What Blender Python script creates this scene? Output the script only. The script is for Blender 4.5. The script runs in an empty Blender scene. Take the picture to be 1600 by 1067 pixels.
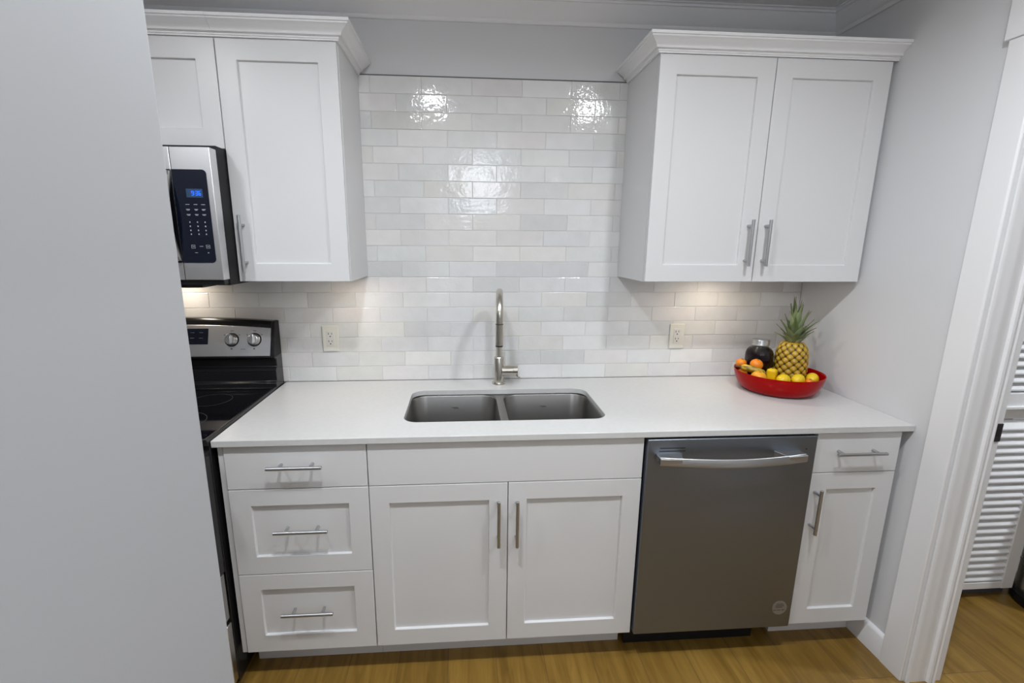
import bpy, bmesh, math, random
from mathutils import Vector, Matrix, noise
random.seed(7)
sc = bpy.context.scene
COL = sc.collection
PI = math.pi

# ------------------------------------------------------------------ camera
cam_d = bpy.data.cameras.new('camera')
cam = bpy.data.objects.new('camera', cam_d); COL.objects.link(cam); sc.camera = cam
cam_d.sensor_width = 36.0; cam_d.sensor_fit = 'HORIZONTAL'
cam_d.lens = 735.21 * 36 / 1600
cam_d.shift_x = (800 - 777.3976) / 1600
cam_d.shift_y = (537.6469 - 533.5) / 1600
cam_d.clip_start = 0.02
rt = Vector((0.9974805364695311, -0.07066882100334829, 0.006204603343632809))
up = Vector((0.008750155603236281, 0.20935643694522496, 0.9778002439591224))
fw = Vector((0.0703989640660589, 0.9752824206595733, -0.20944733421752826))
M = Matrix((rt, up, -fw)).transposed().to_4x4()
M.translation = Vector((0.79158, -2.07243, 1.52089))
cam.matrix_world = M

# ------------------------------------------------------------------ world, colour, exposure
w = bpy.data.worlds.new('world'); sc.world = w; w.use_nodes = True
w.node_tree.nodes['Background'].inputs[0].default_value = (0.9, 0.95, 1.0, 1)
w.node_tree.nodes['Background'].inputs[1].default_value = 0.3
sc.view_settings.view_transform = 'Standard'; sc.view_settings.look = 'None'
sc.view_settings.gamma = 1.0; sc.view_settings.use_curve_mapping = False
sc.view_settings.exposure = -0.07

# recessed ceiling lamps: x, y, watts
CEIL = 2.445
DOWNLIGHTS = [(0.60, -1.35, 11), (1.65, -1.35, 10.5), (1.95, -4.15, 5), (-0.45, -1.35, 5.2), (3.70, -1.15, 22)]
FILL_GLOBE = (0.97, -3.00, 2.08, 22)        # added fill lamp behind the camera, stands in for an unseen fixture
BEAM = 167                              # beam of the recessed cans, degrees
LAMP_COL = (0.925, 0.985, 1.06)
PUCK_COL = (1.0, 0.86, 0.70)

# ------------------------------------------------------------------ dimensions
D, H, TH, XR, F = 0.6455, 0.9132, 0.0225, 2.3485, 0.6325
XS, D0, D1, D2, D3 = 0.0092, 0.0264, 0.4733, 0.9344, 1.3940
E0, E1, FD = 1.399, 1.9968, 0.648
D4, D5 = 2.0141, 2.3188
Z1, Z2, ZB, ZDW = 0.7378, 0.4239, 0.1149, 0.1218
U, UB, UT = 0.3233, 1.3809, 2.1647
L0, L1, MZ = -0.0064, 0.3816, 1.8256
R0, R1, R2 = 1.4738, 1.8973, 2.3312

# ------------------------------------------------------------------ materials
def mat(name, col, rough=0.5, metal=0.0, **kw):
    m = bpy.data.materials.new(name); m.use_nodes = True
    b = m.node_tree.nodes['Principled BSDF']
    b.inputs['Base Color'].default_value = (*col, 1)
    b.inputs['Roughness'].default_value = rough
    b.inputs['Metallic'].default_value = metal
    for k, v in kw.items():
        b.inputs[k].default_value = v
    return m

def nd(m, t, **kw):
    n = m.node_tree.nodes.new(t)
    for k, v in kw.items(): setattr(n, k, v)
    return n

def ln(m, a, b): m.node_tree.links.new(a, b)

def add_bump(m, scale=(1, 1, 1), nscale=40, detail=3, strength=0.2, dist=0.001, vec=None):
    b = m.node_tree.nodes['Principled BSDF']
    tc = nd(m, 'ShaderNodeTexCoord'); mp = nd(m, 'ShaderNodeMapping'); mp.inputs['Scale'].default_value = scale
    nz = nd(m, 'ShaderNodeTexNoise'); nz.inputs['Scale'].default_value = nscale; nz.inputs['Detail'].default_value = detail
    bp = nd(m, 'ShaderNodeBump'); bp.inputs['Strength'].default_value = strength; bp.inputs['Distance'].default_value = dist
    ln(m, tc.outputs['Object'], mp.inputs[0]); ln(m, mp.outputs[0], nz.inputs[0])
    ln(m, nz.outputs[0], bp.inputs['Height']); ln(m, bp.outputs[0], b.inputs['Normal'])
    return nz

def add_tone(m, c1, c2, scale=(1, 1, 1), nscale=5, detail=3, lo=0.35, hi=0.65):
    b = m.node_tree.nodes['Principled BSDF']
    tc = nd(m, 'ShaderNodeTexCoord'); mp = nd(m, 'ShaderNodeMapping'); mp.inputs['Scale'].default_value = scale
    nz = nd(m, 'ShaderNodeTexNoise'); nz.inputs['Scale'].default_value = nscale; nz.inputs['Detail'].default_value = detail
    cr = nd(m, 'ShaderNodeValToRGB')
    cr.color_ramp.elements[0].position = lo; cr.color_ramp.elements[0].color = (*c1, 1)
    cr.color_ramp.elements[1].position = hi; cr.color_ramp.elements[1].color = (*c2, 1)
    ln(m, tc.outputs['Object'], mp.inputs[0]); ln(m, mp.outputs[0], nz.inputs[0])
    ln(m, nz.outputs[0], cr.inputs[0]); ln(m, cr.outputs[0], b.inputs['Base Color'])

def attr_color(m, name='tint'):
    a = nd(m, 'ShaderNodeAttribute'); a.attribute_name = name
    ln(m, a.outputs['Color'], m.node_tree.nodes['Principled BSDF'].inputs['Base Color'])
    return a

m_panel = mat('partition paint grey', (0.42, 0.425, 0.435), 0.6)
m_wall = mat('wall paint grey', (0.70, 0.705, 0.715), 0.65); add_bump(m_wall, nscale=160, detail=2, strength=0.06, dist=0.001)
m_ceil = mat('ceiling paint', (0.88, 0.88, 0.88), 0.8)
m_trim = mat('trim paint white', (0.86, 0.86, 0.865), 0.35)
m_cab = mat('cabinet lacquer white', (0.715, 0.715, 0.715), 0.34)
add_bump(m_cab, nscale=9, detail=1, strength=0.03, dist=0.002)
m_count = mat('quartz white', (0.80, 0.795, 0.785), 0.22); add_tone(m_count, (0.63, 0.63, 0.62), (0.65, 0.65, 0.64), nscale=60)
m_steel = mat('brushed steel', (0.60, 0.595, 0.585), 0.30, 1.0); add_bump(m_steel, scale=(260, 260, 3), nscale=1.0, detail=3, strength=0.05, dist=0.001)
m_steelh = mat('brushed steel level grain', (0.62, 0.615, 0.61), 0.28, 1.0); add_bump(m_steelh, scale=(3, 260, 260), nscale=1.0, detail=3, strength=0.05, dist=0.001)
m_dw = mat('dishwasher steel', (0.262, 0.290, 0.335), 0.42, 1.0); add_bump(m_dw, scale=(260, 260, 2), nscale=1.0, detail=3, strength=0.10, dist=0.001)
m_dwh = mat('dishwasher handle steel', (0.52, 0.52, 0.52), 0.40, 1.0)
m_rsteel = mat('range panel steel', (0.78, 0.78, 0.785), 0.42, 1.0)
m_nickel = mat('brushed nickel', (0.60, 0.57, 0.51), 0.26, 1.0)
m_pull = mat('satin nickel pull', (0.50, 0.51, 0.52), 0.40, 1.0)
m_sink = mat('sink steel', (0.28, 0.275, 0.265), 0.36, 1.0); add_bump(m_sink, scale=(3, 220, 220), nscale=1.0, detail=2, strength=0.05, dist=0.001)
m_black = mat('black enamel', (0.012, 0.012, 0.013), 0.22)
m_blackm = mat('black matte', (0.012, 0.012, 0.013), 0.5, **{'Specular IOR Level': 0.25})
m_bglass = mat('black glass', (0.006, 0.006, 0.008), 0.05)
m_bpanel = mat('black control glass', (0.006, 0.009, 0.020), 0.06)
m_grey = mat('grey print', (0.42, 0.43, 0.45), 0.5)
m_greyd = mat('dim grey print', (0.16, 0.18, 0.23), 0.5)
m_burner = mat('burner print', (0.035, 0.036, 0.04), 0.4)
m_dark = mat('dark slot', (0.01, 0.01, 0.01), 0.7)
m_ivory = mat('ivory plastic', (0.78, 0.77, 0.69), 0.35)
m_white = mat('white plastic', (0.76, 0.75, 0.71), 0.35)
m_red = mat('red glaze', (0.36, 0.0006, 0.0008), 0.12, **{'Specular IOR Level': 0.15})
m_threshold = mat('dark plinth', (0.12, 0.12, 0.15), 0.6)
m_grout = mat('grout', (0.70, 0.69, 0.67), 0.8)
m_strip = mat('edge strip', (0.12, 0.12, 0.12), 0.6)
m_zinc = mat('zinc lid', (0.55, 0.55, 0.55), 0.3, 1.0)
m_binsteel = mat('bin steel', (0.42, 0.40, 0.34), 0.3, 1.0)
m_badge = mat('badge silver', (0.27, 0.245, 0.205), 0.5, 0.3)
m_badged = mat('badge print', (0.09, 0.075, 0.06), 0.6)
m_closet = mat('closet paint', (0.55, 0.55, 0.57), 0.7)

m_bronze = mat('dark bronze plate', (0.06, 0.055, 0.06), 0.35, 0.8)

def emit(name, col, s):
    m = mat(name, col, 0.4)
    b = m.node_tree.nodes['Principled BSDF']
    b.inputs['Emission Color'].default_value = (*col, 1); b.inputs['Emission Strength'].default_value = s
    return m
m_lamp = emit('lamp diffuser', (1.0, 0.97, 0.94), 90.0)
m_globe = emit('fill globe glow', LAMP_COL, FILL_GLOBE[3] * 0.44)
m_puck = emit('warm lamp lens', PUCK_COL, 6.0)
m_led = emit('blue display digits', (0.02, 0.16, 0.9), 1.1)
m_lcd = emit('display glass', (0.02, 0.05, 0.11), 0.25)

# glossy hand-made tile: tint per tile, wavy glaze
m_tile = mat('zellige tile', (0.8, 0.8, 0.8), 0.07)
def tile_nodes(m):
    b = m.node_tree.nodes['Principled BSDF']
    a = attr_color(m, 'tint')
    s = nd(m, 'ShaderNodeAttribute'); s.attribute_name = 'seed'
    tc = nd(m, 'ShaderNodeTexCoord')
    sc_ = nd(m, 'ShaderNodeVectorMath', operation='SCALE'); sc_.inputs['Scale'].default_value = 30.0
    ad = nd(m, 'ShaderNodeVectorMath', operation='ADD')
    ln(m, s.outputs['Color'], sc_.inputs[0]); ln(m, tc.outputs['Object'], ad.inputs[0]); ln(m, sc_.outputs[0], ad.inputs[1])
    n1 = nd(m, 'ShaderNodeTexNoise'); n1.inputs['Scale'].default_value = 75; n1.inputs['Detail'].default_value = 2.0
    n2 = nd(m, 'ShaderNodeTexNoise'); n2.inputs['Scale'].default_value = 18; n2.inputs['Detail'].default_value = 1.0
    ln(m, ad.outputs[0], n1.inputs[0]); ln(m, ad.outputs[0], n2.inputs[0])
    mx = nd(m, 'ShaderNodeMath', operation='MULTIPLY_ADD'); mx.inputs[1].default_value = 0.55
    ln(m, n1.outputs[0], mx.inputs[0]); ln(m, n2.outputs[0], mx.inputs[2])
    bp = nd(m, 'ShaderNodeBump'); bp.inputs['Strength'].default_value = 1.0; bp.inputs['Distance'].default_value = 0.0012
    ln(m, mx.outputs[0], bp.inputs['Height']); ln(m, bp.outputs[0], b.inputs['Normal'])
    # soft mottling of the glaze
    mix = nd(m, 'ShaderNodeMix', data_type='RGBA', blend_type='MULTIPLY')
    cr = nd(m, 'ShaderNodeValToRGB'); cr.color_ramp.elements[0].position = 0.3; cr.color_ramp.elements[1].position = 0.7
    cr.color_ramp.elements[0].color = (0.955, 0.955, 0.95, 1); cr.color_ramp.elements[1].color = (1, 1, 1, 1)
    ln(m, n2.outputs[0], cr.inputs[0]); mix.inputs[0].default_value = 1.0
    ln(m, a.outputs['Color'], mix.inputs[6]); ln(m, cr.outputs[0], mix.inputs[7]); ln(m, mix.outputs[2], b.inputs['Base Color'])
tile_nodes(m_tile)

# oak vinyl planks running along y
m_floor = mat('oak planks', (0.3, 0.2, 0.08), 0.32)
def floor_nodes(m):
    b = m.node_tree.nodes['Principled BSDF']
    tc = nd(m, 'ShaderNodeTexCoord'); mp = nd(m, 'ShaderNodeMapping'); mp.inputs['Rotation'].default_value = (0, 0, PI / 2)
    ln(m, tc.outputs['Object'], mp.inputs[0])
    br = nd(m, 'ShaderNodeTexBrick'); br.offset = 0.37; br.inputs['Scale'].default_value = 1.0
    br.inputs['Brick Width'].default_value = 1.22; br.inputs['Row Height'].default_value = 0.18; br.inputs['Mortar Size'].default_value = 0.0012
    br.inputs['Color1'].default_value = (0.0, 0.0, 0.0, 1); br.inputs['Color2'].default_value = (1, 1, 1, 1); br.inputs['Mortar'].default_value = (0.4, 0.4, 0.4, 1)
    br.inputs['Bias'].default_value = 0.0
    ln(m, mp.outputs[0], br.inputs[0])
    # grain, shifted per plank
    cmb = nd(m, 'ShaderNodeVectorMath', operation='MULTIPLY'); cmb.inputs[1].default_value = (3, 7, 11)
    ln(m, br.outputs['Color'], cmb.inputs[0])
    ad = nd(m, 'ShaderNodeVectorMath', operation='ADD'); ln(m, mp.outputs[0], ad.inputs[0]); ln(m, cmb.outputs[0], ad.inputs[1])
    m2 = nd(m, 'ShaderNodeMapping'); m2.inputs['Scale'].default_value = (1.6, 16, 1); ln(m, ad.outputs[0], m2.inputs[0])
    n1 = nd(m, 'ShaderNodeTexNoise'); n1.inputs['Scale'].default_value = 1.6; n1.inputs['Detail'].default_value = 6; n1.inputs['Roughness'].default_value = 0.6; n1.inputs['Distortion'].default_value = 0.6
    ln(m, m2.outputs[0], n1.inputs[0])
    cr = nd(m, 'ShaderNodeValToRGB')
    e = cr.color_ramp.elements
    e[0].position = 0.30; e[0].color = (0.165, 0.088, 0.016, 1)
    e[1].position = 0.72; e[1].color = (0.32, 0.19, 0.042, 1)
    x = e.new(0.5); x.color = (0.24, 0.138, 0.028, 1)
    ln(m, n1.outputs[0], cr.inputs[0])
    mix = nd(m, 'ShaderNodeMix', data_type='RGBA', blend_type='MULTIPLY'); mix.inputs[0].default_value = 1.0
    c2 = nd(m, 'ShaderNodeValToRGB'); c2.color_ramp.elements[0].color = (0.86, 0.85, 0.83, 1); c2.color_ramp.elements[1].color = (1.06, 1.06, 1.05, 1)
    ln(m, br.outputs['Color'], c2.inputs[0])
    ln(m, cr.outputs[0], mix.inputs[6]); ln(m, c2.outputs[0], mix.inputs[7])
    mj = nd(m, 'ShaderNodeMix', data_type='RGBA', blend_type='MIX'); mj.inputs[7].default_value = (0.13, 0.075, 0.03, 1)
    ln(m, br.outputs['Fac'], mj.inputs[0]); ln(m, mix.outputs[2], mj.inputs[6]); ln(m, mj.outputs[2], b.inputs['Base Color'])
    bp = nd(m, 'ShaderNodeBump'); bp.inputs['Strength'].default_value = 0.15; bp.inputs['Distance'].default_value = 0.001
    ln(m, n1.outputs[0], bp.inputs['Height']); ln(m, bp.outputs[0], b.inputs['Normal'])
floor_nodes(m_floor)

m_orange = mat('orange peel', (0.80, 0.235, 0.008), 0.38); add_bump(m_orange, nscale=420, detail=1, strength=0.3, dist=0.0012)
m_mandarin = mat('yellow orange peel', (0.80, 0.36, 0.012), 0.38); add_bump(m_mandarin, nscale=420, detail=1, strength=0.3, dist=0.0012)
m_lemon = mat('lemon peel', (0.83, 0.60, 0.015), 0.36); add_bump(m_lemon, nscale=330, detail=1, strength=0.25, dist=0.0012)
m_yellow = mat('yellow skin', (0.80, 0.52, 0.010), 0.28)
m_banana = mat('banana peel', (0.75, 0.52, 0.05), 0.45); attr_color(m_banana)
m_stem = mat('brown stem', (0.10, 0.06, 0.025), 0.7)
m_green = mat('green stem', (0.12, 0.22, 0.03), 0.5)
m_pine = mat('pineapple rind', (0.5, 0.3, 0.05), 0.48); attr_color(m_pine)
m_leaf = mat('pineapple leaf', (0.1, 0.16, 0.06), 0.5); attr_color(m_leaf)
m_jglass = mat('jar glass', (0.9, 0.95, 0.93), 0.03, 0.0, **{'Transmission Weight': 1.0, 'IOR': 1.33})
m_jam = mat('dark berry preserve', (0.010, 0.0025, 0.007), 0.15, **{'Specular IOR Level': 0.15})

# ------------------------------------------------------------------ mesh builder
class MB:
    def __init__(self):
        self.bm = bmesh.new()
    def face(self, vs):
        try: return self.bm.faces.new(vs)
        except ValueError: return None
    def v(self, *p): return self.bm.verts.new(p)
    def box(self, x0, x1, y0, y1, z0, z1):
        c = [self.v(x, y, z) for x in (x0, x1) for y in (y0, y1) for z in (z0, z1)]
        for q in ((0, 1, 3, 2), (4, 6, 7, 5), (0, 4, 5, 1), (2, 3, 7, 6), (0, 2, 6, 4), (1, 5, 7, 3)):
            self.face([c[i] for i in q])
        return self
    def loft(self, rings, cap0=True, cap1=True, closed=True):
        R = [[self.v(*p) for p in r] for r in rings]
        n = len(R[0])
        for a, b in zip(R, R[1:]):
            for i in range(n if closed else n - 1):
                j = (i + 1) % n
                self.face([a[i], a[j], b[j], b[i]])
        if cap0: self.face(list(reversed(R[0])))
        if cap1: self.face(R[-1])
        return self
    def cyl(self, p0, p1, r0, r1=None, n=20, caps=True):
        r1 = r0 if r1 is None else r1
        p0 = Vector(p0); p1 = Vector(p1); ax = (p1 - p0).normalized()
        a = ax.orthogonal().normalized(); b = ax.cross(a)
        ring = lambda p, r: [tuple(p + r * (math.cos(t) * a + math.sin(t) * b)) for t in [2 * PI * i / n for i in range(n)]]
        return self.loft([ring(p0, r0), ring(p1, r1)], caps, caps)
    def tube(self, pts, rad, n=18, flat=None, caps=True):
        pts = [Vector(p) for p in pts]; k = len(pts)
        rad = rad if isinstance(rad, (list, tuple)) else [rad] * k
        t0 = (pts[1] - pts[0]).normalized(); a = t0.orthogonal().normalized()
        if abs(t0.x) < 0.9: a = (Vector((1, 0, 0)) - t0 * t0.x).normalized()
        rings = []
        for i in range(k):
            t = (pts[min(i + 1, k - 1)] - pts[max(i - 1, 0)]).normalized()
            a = (a - t * a.dot(t)).normalized(); b = t.cross(a)
            rings.append([tuple(pts[i] + rad[i] * (math.cos(u) * a + math.sin(u) * b)) for u in [2 * PI * j / n for j in range(n)]])
        return self.loft(rings, caps, caps)
    def lathe(self, prof, cx, cy, n=40, cap0=True, cap1=True):
        rings = [[(cx + r * math.cos(2 * PI * i / n), cy + r * math.sin(2 * PI * i / n), z) for i in range(n)] for r, z in prof]
        return self.loft(rings, cap0, cap1)
    def prism(self, poly, axis, a, b):
        """poly in the two other axes, extruded along axis from a to b"""
        def P(p, t):
            return {'x': (t, p[0], p[1]), 'y': (p[0], t, p[1]), 'z': (p[0], p[1], t)}[axis]
        return self.loft([[P(p, a) for p in poly], [P(p, b) for p in poly]])
    def shaker(self, x0, x1, z0, z1, yf, th=0.019, st=0.064, rec=0.0095, sl=0.0015, top=None, bot=None):
        """frame-and-panel front facing -y, front plane at yf"""
        t = st if top is None else top; b_ = st if bot is None else bot
        rect = lambda a0, a1, c0, c1, y: [(a0, y, c0), (a1, y, c0), (a1, y, c1), (a0, y, c1)]
        o = [self.v(*p) for p in rect(x0, x1, z0, z1, yf)]
        i = [self.v(*p) for p in rect(x0 + st, x1 - st, z0 + b_, z1 - t, yf)]
        q = [self.v(*p) for p in rect(x0 + st + sl, x1 - st - sl, z0 + b_ + sl, z1 - t - sl, yf + rec)]
        k = [self.v(*p) for p in rect(x0, x1, z0, z1, yf + th)]
        for j in range(4):
            h = (j + 1) % 4
            self.face([o[j], o[h], i[h], i[j]]); self.face([i[j], i[h], q[h], q[j]]); self.face([o[h], o[j], k[j], k[h]])
        self.face(q); self.face(list(reversed(k)))
        return self

def obj(name, mb, m, parent=None, bevel=0.0, seg=2, smooth=35, attrs=None):
    bm = mb.bm if isinstance(mb, MB) else mb
    bmesh.ops.recalc_face_normals(bm, faces=bm.faces)
    L = Vector((0, 0, 0))
    if parent is not None: L = Vector(parent.get('_o', (0, 0, 0)))
    if L.length: bmesh.ops.translate(bm, verts=bm.verts, vec=-L)
    me = bpy.data.meshes.new(name); bm.to_mesh(me); bm.free()
    me.materials.append(m)
    for p in me.polygons: p.use_smooth = True
    me.set_sharp_from_angle(angle=math.radians(smooth))
    o = bpy.data.objects.new(name, me); COL.objects.link(o)
    if parent is not None:
        o.parent = parent; o['_o'] = tuple(L)
    if bevel:
        md = o.modifiers.new('edge', 'BEVEL'); md.width = bevel; md.segments = seg; md.limit_method = 'ANGLE'; md.angle_limit = math.radians(40)
        md.harden_normals = False
    return o

def thing(name, label, cat, loc, group=None):
    o = bpy.data.objects.new(name, None); COL.objects.link(o)
    o.location = loc; o['_o'] = tuple(loc); o['label'] = label; o['category'] = cat
    o.empty_display_size = 0.05
    if group: o['group'] = group
    return o

def tag(o, label, cat, group=None):
    o['label'] = label; o['category'] = cat
    if group: o['group'] = group
    return o

def struct(name, mb, m, label=None, bevel=0.0, smooth=35):
    o = obj(name, mb, m, bevel=bevel, smooth=smooth); o['kind'] = 'structure'
    if label: o['label'] = label; o['category'] = name.split('_')[0]
    return o

def lamp(parent, kind, loc, energy, col, size, rot=(0, 0, 0), **kw):
    l = bpy.data.lights.new('lamp', kind); l.energy = energy; l.color = col
    if kind == 'AREA':
        l.shape = 'DISK'; l.size = size
    else: l.shadow_soft_size = size
    for k, v in kw.items(): setattr(l, k, v)
    o = bpy.data.objects.new('lamp', l); COL.objects.link(o); o.parent = parent
    o.location = Vector(loc) - Vector(parent['_o']); o.rotation_euler = rot
    return o

# ------------------------------------------------------------------ room shell
X0, Y1, XH = -2.4, -5.6, 4.6           # far left wall, rear wall, hall side wall
DY0, DY1, DZ = -0.790, -1.620, 2.085   # door opening in the right wall
XW = XR + 0.132                        # hall face of the right wall
struct('floor', MB().box(X0 - .1, XH + .1, Y1 - .1, 0.12, -0.05, 0.0), m_floor, 'oak plank floor')
struct('ceiling', MB().box(X0 - .1, XH + .1, Y1 - .1, 0.12, CEIL, CEIL + 0.06), m_ceil, 'white ceiling')
struct('wall_back', MB().box(X0 - .1, XR + 0.132, 0.008, 0.12, 0, CEIL), m_wall, 'light grey wall behind the tiles')
mb = MB().box(XR, XW, DY0, 0.008, 0, CEIL).box(XR, XW, DY1, DY0, DZ, CEIL).box(XR, XW, Y1, DY1, 0, CEIL)
struct('wall_right', mb, m_wall, 'light grey wall with the doorway')
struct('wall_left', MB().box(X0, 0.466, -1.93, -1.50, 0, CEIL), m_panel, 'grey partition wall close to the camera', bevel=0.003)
struct('wall_far', MB().box(X0 - .1, X0, Y1, 0.008, 0, CEIL), m_wall, 'grey wall at the far left')
struct('wall_rear', MB().box(X0, XH, Y1 - .1, Y1, 0, CEIL), m_wall, 'grey wall behind the camera')
# hall beyond the doorway: closet opening with louvered door
HY = -0.437
mb = MB().box(XW, 2.56, -0.40, 0.02, 0, CEIL).box(3.20, XH, -0.28, 0.02, 0, CEIL).box(2.56, 3.20, -0.40, 0.02, 2.04, CEIL)
mb.box(2.56, 3.20, 0.0, 0.02, 0.0, 2.04)
struct('wall_hall', mb, m_wall, 'grey hall wall around the louvered door')
struct('wall_side', MB().box(XH, XH + .1, Y1, 0.02, 0, CEIL), m_wall, 'grey side wall of the hall')

def cove(sign_path, prof): pass
# crown moulding at the ceiling: profile (out from the wall, down from ceiling)
cp = [(0.0, -0.074), (0.006, -0.074), (0.010, -0.069), (0.012, -0.062), (0.016, -0.060), (0.028, -0.050), (0.042, -0.036), (0.052, -0.022),
      (0.058, -0.014), (0.064, -0.013), (0.066, -0.006), (0.075, -0.004), (0.075, 0.0), (0.0, 0.0)]
def run_xy(mb, prof, path):
    """sweep profile (out, dz) along an open polyline of (point, outward dir) with mitres already in the dirs"""
    mb.loft([[(p[0] + o[0] * a, p[1] + o[1] * a, p[2] + b) for a, b in prof] for p, o in path])
    return mb
E = 0.0005
struct('trim_1', run_xy(MB(), cp, [((X0 + E, 0.008 - E, CEIL - E), (0, -1)), ((XR - E, 0.008 - E, CEIL - E), (-1, -1)), ((XR - E, Y1 + .01, CEIL - E), (-1, 0))]), m_trim, 'white crown moulding under the ceiling')
# baseboard along the right wall
bp_ = [(0, 0), (0.014, 0), (0.014, 0.088), (0.010, 0.098), (0.004, 0.102), (0, 0.102)]
mb = MB(); run_xy(mb, [(a, b + 0.0005) for a, b in bp_], [((XR - E, -0.02, 0), (-1, 0)), ((XR - E, -0.7005, 0), (-1, 0))])
struct('baseboard_right', mb, m_trim, 'white baseboard under the right wall')
# door casing, jamb, stop
cas = lambda y0, y1: [(XR - E, y0), (XR - 0.0165, y0), (XR - 0.0165, y1 + 0.004), (XR - 0.0125, y1), (XR - E, y1)]
mb = MB()
mb.prism([(XR - E, -0.7010), (XR - 0.0165, -0.7010), (XR - 0.0165, -0.782), (XR - 0.0125, -0.786), (XR - E, -0.786)], 'z', 0.0, DZ + 0.004)
mb.prism([(XR - E, DY1 + 0.006 - 0.0), (XR - 0.0125, DY1 + 0.006), (XR - 0.0165, DY1 + 0.002), (XR - 0.0165, DY1 - 0.083), (XR - E, DY1 - 0.083)], 'z', 0.0, DZ + 0.004)
struct('trim_2', mb, m_trim, 'white casing boards beside the doorway', bevel=0.0012)
mb = MB().box(XR - 0.0215, XR - E, DY1 - 0.096, -0.690, DZ + 0.0045, DZ + 0.13)
struct('trim_3', mb, m_trim, 'white head casing over the doorway', bevel=0.002)
mb = MB()
jy = DY0
mb.box(XR - 0.0005, XW + 0.0005, jy - 0.0005 - 0.0005, jy + 0.0, 0, DZ)      # jamb lining
jamb = MB()
jamb.prism([(XR - 0.0004, jy + 0.0), (XR - 0.0004, jy - 0.004), (XR + 0.0045, jy - 0.007), (XR + 0.0105, jy - 0.007), (XR + 0.0125, jy - 0.002),
            (XR + 0.076, jy - 0.002), (XR + 0.078, jy - 0.011), (XR + 0.084, jy - 0.013), (XR + 0.088, jy - 0.010), (XR + 0.094, jy - 0.010),
            (XR + 0.098, jy - 0.013), (XR + 0.104, jy - 0.011), (XR + 0.106, jy - 0.002), (XW + 0.001, jy - 0.002), (XW + 0.001, jy + 0.0)], 'z', 0.0, DZ - 0.0005)
jamb.box(XR, XW, DY1 + 0.0005, DY1 + 0.012, 0, DZ - 0.0005)
jamb.box(XR, XW, DY1 + 0.012, jy - 0.012, DZ - 0.012, DZ - 0.0005)
tj = struct('trim_4', jamb, m_trim, 'white door jamb with stop bead')
tj['_o'] = (0, 0, 0)
sp = obj('strike_plate', MB().box(XW - 0.026, XW + 0.0022, jy - 0.0045, jy - 0.001, 0.916, 0.976), m_bronze, tj, bevel=0.001)
sp['label'] = 'dark metal strike plate'
obj('latch_hole', MB().box(XW - 0.018, XW - 0.006, jy - 0.0050, jy - 0.0044, 0.934, 0.958), m_dark, sp)

# louvered closet door in the hall
dr = MB(); dx0, dx1, dzb, dzt = 2.59, 3.188, 0.052, 2.03
y0, y1 = HY, HY + 0.030
dr.box(dx0, dx0 + 0.054, y0, y1, dzb, dzt).box(dx1 - 0.054, dx1, y0, y1, dzb, dzt)
d1_ = struct('door_1', dr, m_trim, 'white louvered closet door in the hall beyond the doorway', bevel=0.002)
d1_['_o'] = (0, 0, 0)
obj('bottom_rail', MB().box(dx0 + 0.054, dx1 - 0.054, y0 + 0.002, y1, dzb, dzb + 0.032), m_trim, d1_, bevel=0.002)
obj('middle_rail', MB().box(dx0 + 0.054, dx1 - 0.054, y0 - 0.003, y1, 0.893, 0.952).box(dx0 + 0.054, dx1 - 0.054, y0 - 0.012, y1, 0.887, 0.899), m_trim, d1_, bevel=0.002)
obj('top_rail', MB().box(dx0 + 0.054, dx1 - 0.054, y0 + 0.002, y1, dzt - 0.08, dzt), m_trim, d1_, bevel=0.002)
obj('recessed_rail', MB().box(dx0 + 0.0542, dx1 - 0.0542, y0 + 0.016, y1, 0.838, 0.8868), m_trim, d1_)
sl = MB(); z = 0.090
while z < dzt - 0.10:
    if not (0.812 < z < 0.952):
        sl.prism([(y0 + 0.003, z), (y0 + 0.003, z + 0.006), (y1 - 0.003, z + 0.037), (y1 - 0.003, z + 0.031)], 'x', dx0 + 0.0545, dx1 - 0.0545)
    z += 0.0335
obj('louver_slats', sl, m_trim, d1_)
struct('trim_5', MB().box(2.562, 3.199, -0.398, -0.36, 0, 0.05), m_threshold, 'dark plinth under the louvered door')

# ------------------------------------------------------------------ lamps in the ceiling
for i, (x, y, e) in enumerate(DOWNLIGHTS):
    side = ['over the aisle in front of the sink', 'over the aisle in front of the dishwasher', 'at the rear of the room near the right wall',
            'over the range aisle', 'in the hall beyond the doorway'][i]
    t = thing('recessed_downlight', 'round white recessed ceiling downlight ' + side, 'ceiling light', (x, y, CEIL - 0.012), 'recessed ceiling downlights')
    obj('trim_ring', MB().lathe([(0.062, CEIL - 0.0005), (0.085, CEIL - 0.0005), (0.085, CEIL - 0.005), (0.078, CEIL - 0.010), (0.064, CEIL - 0.010)], x, y, 40, False, False), m_trim, t)
    obj('diffuser', MB().lathe([(0.064, CEIL - 0.0015), (0.064, CEIL - 0.008), (0.001, CEIL - 0.008)], x, y, 40, False, True), m_lamp, t)
    lamp(t, 'AREA', (x, y, CEIL - 0.0125), e, LAMP_COL, 0.12, spread=math.radians(BEAM))

gx, gy, gz, ge = FILL_GLOBE
t = thing('added_fill_globe', 'added white globe fill lamp behind the camera, standing in for an unseen fixture', 'ceiling light', (gx, gy, gz))  # invented globe, added to brighten ceiling, moulding, walls and cabinet fronts
obj('canopy', MB().lathe([(0.001, CEIL - 0.0005), (0.06, CEIL - 0.0005), (0.06, CEIL - 0.015), (0.012, CEIL - 0.03), (0.008, CEIL - 0.124), (0.001, CEIL - 0.124)], gx, gy, 32), m_trim, t)
gb = obj('globe', MB().lathe([(max(0.001, 0.24 * math.sin(PI * i / 20)), gz - 0.24 * math.cos(PI * i / 20)) for i in range(21)], gx, gy, 40), m_globe, t, smooth=80)

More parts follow.
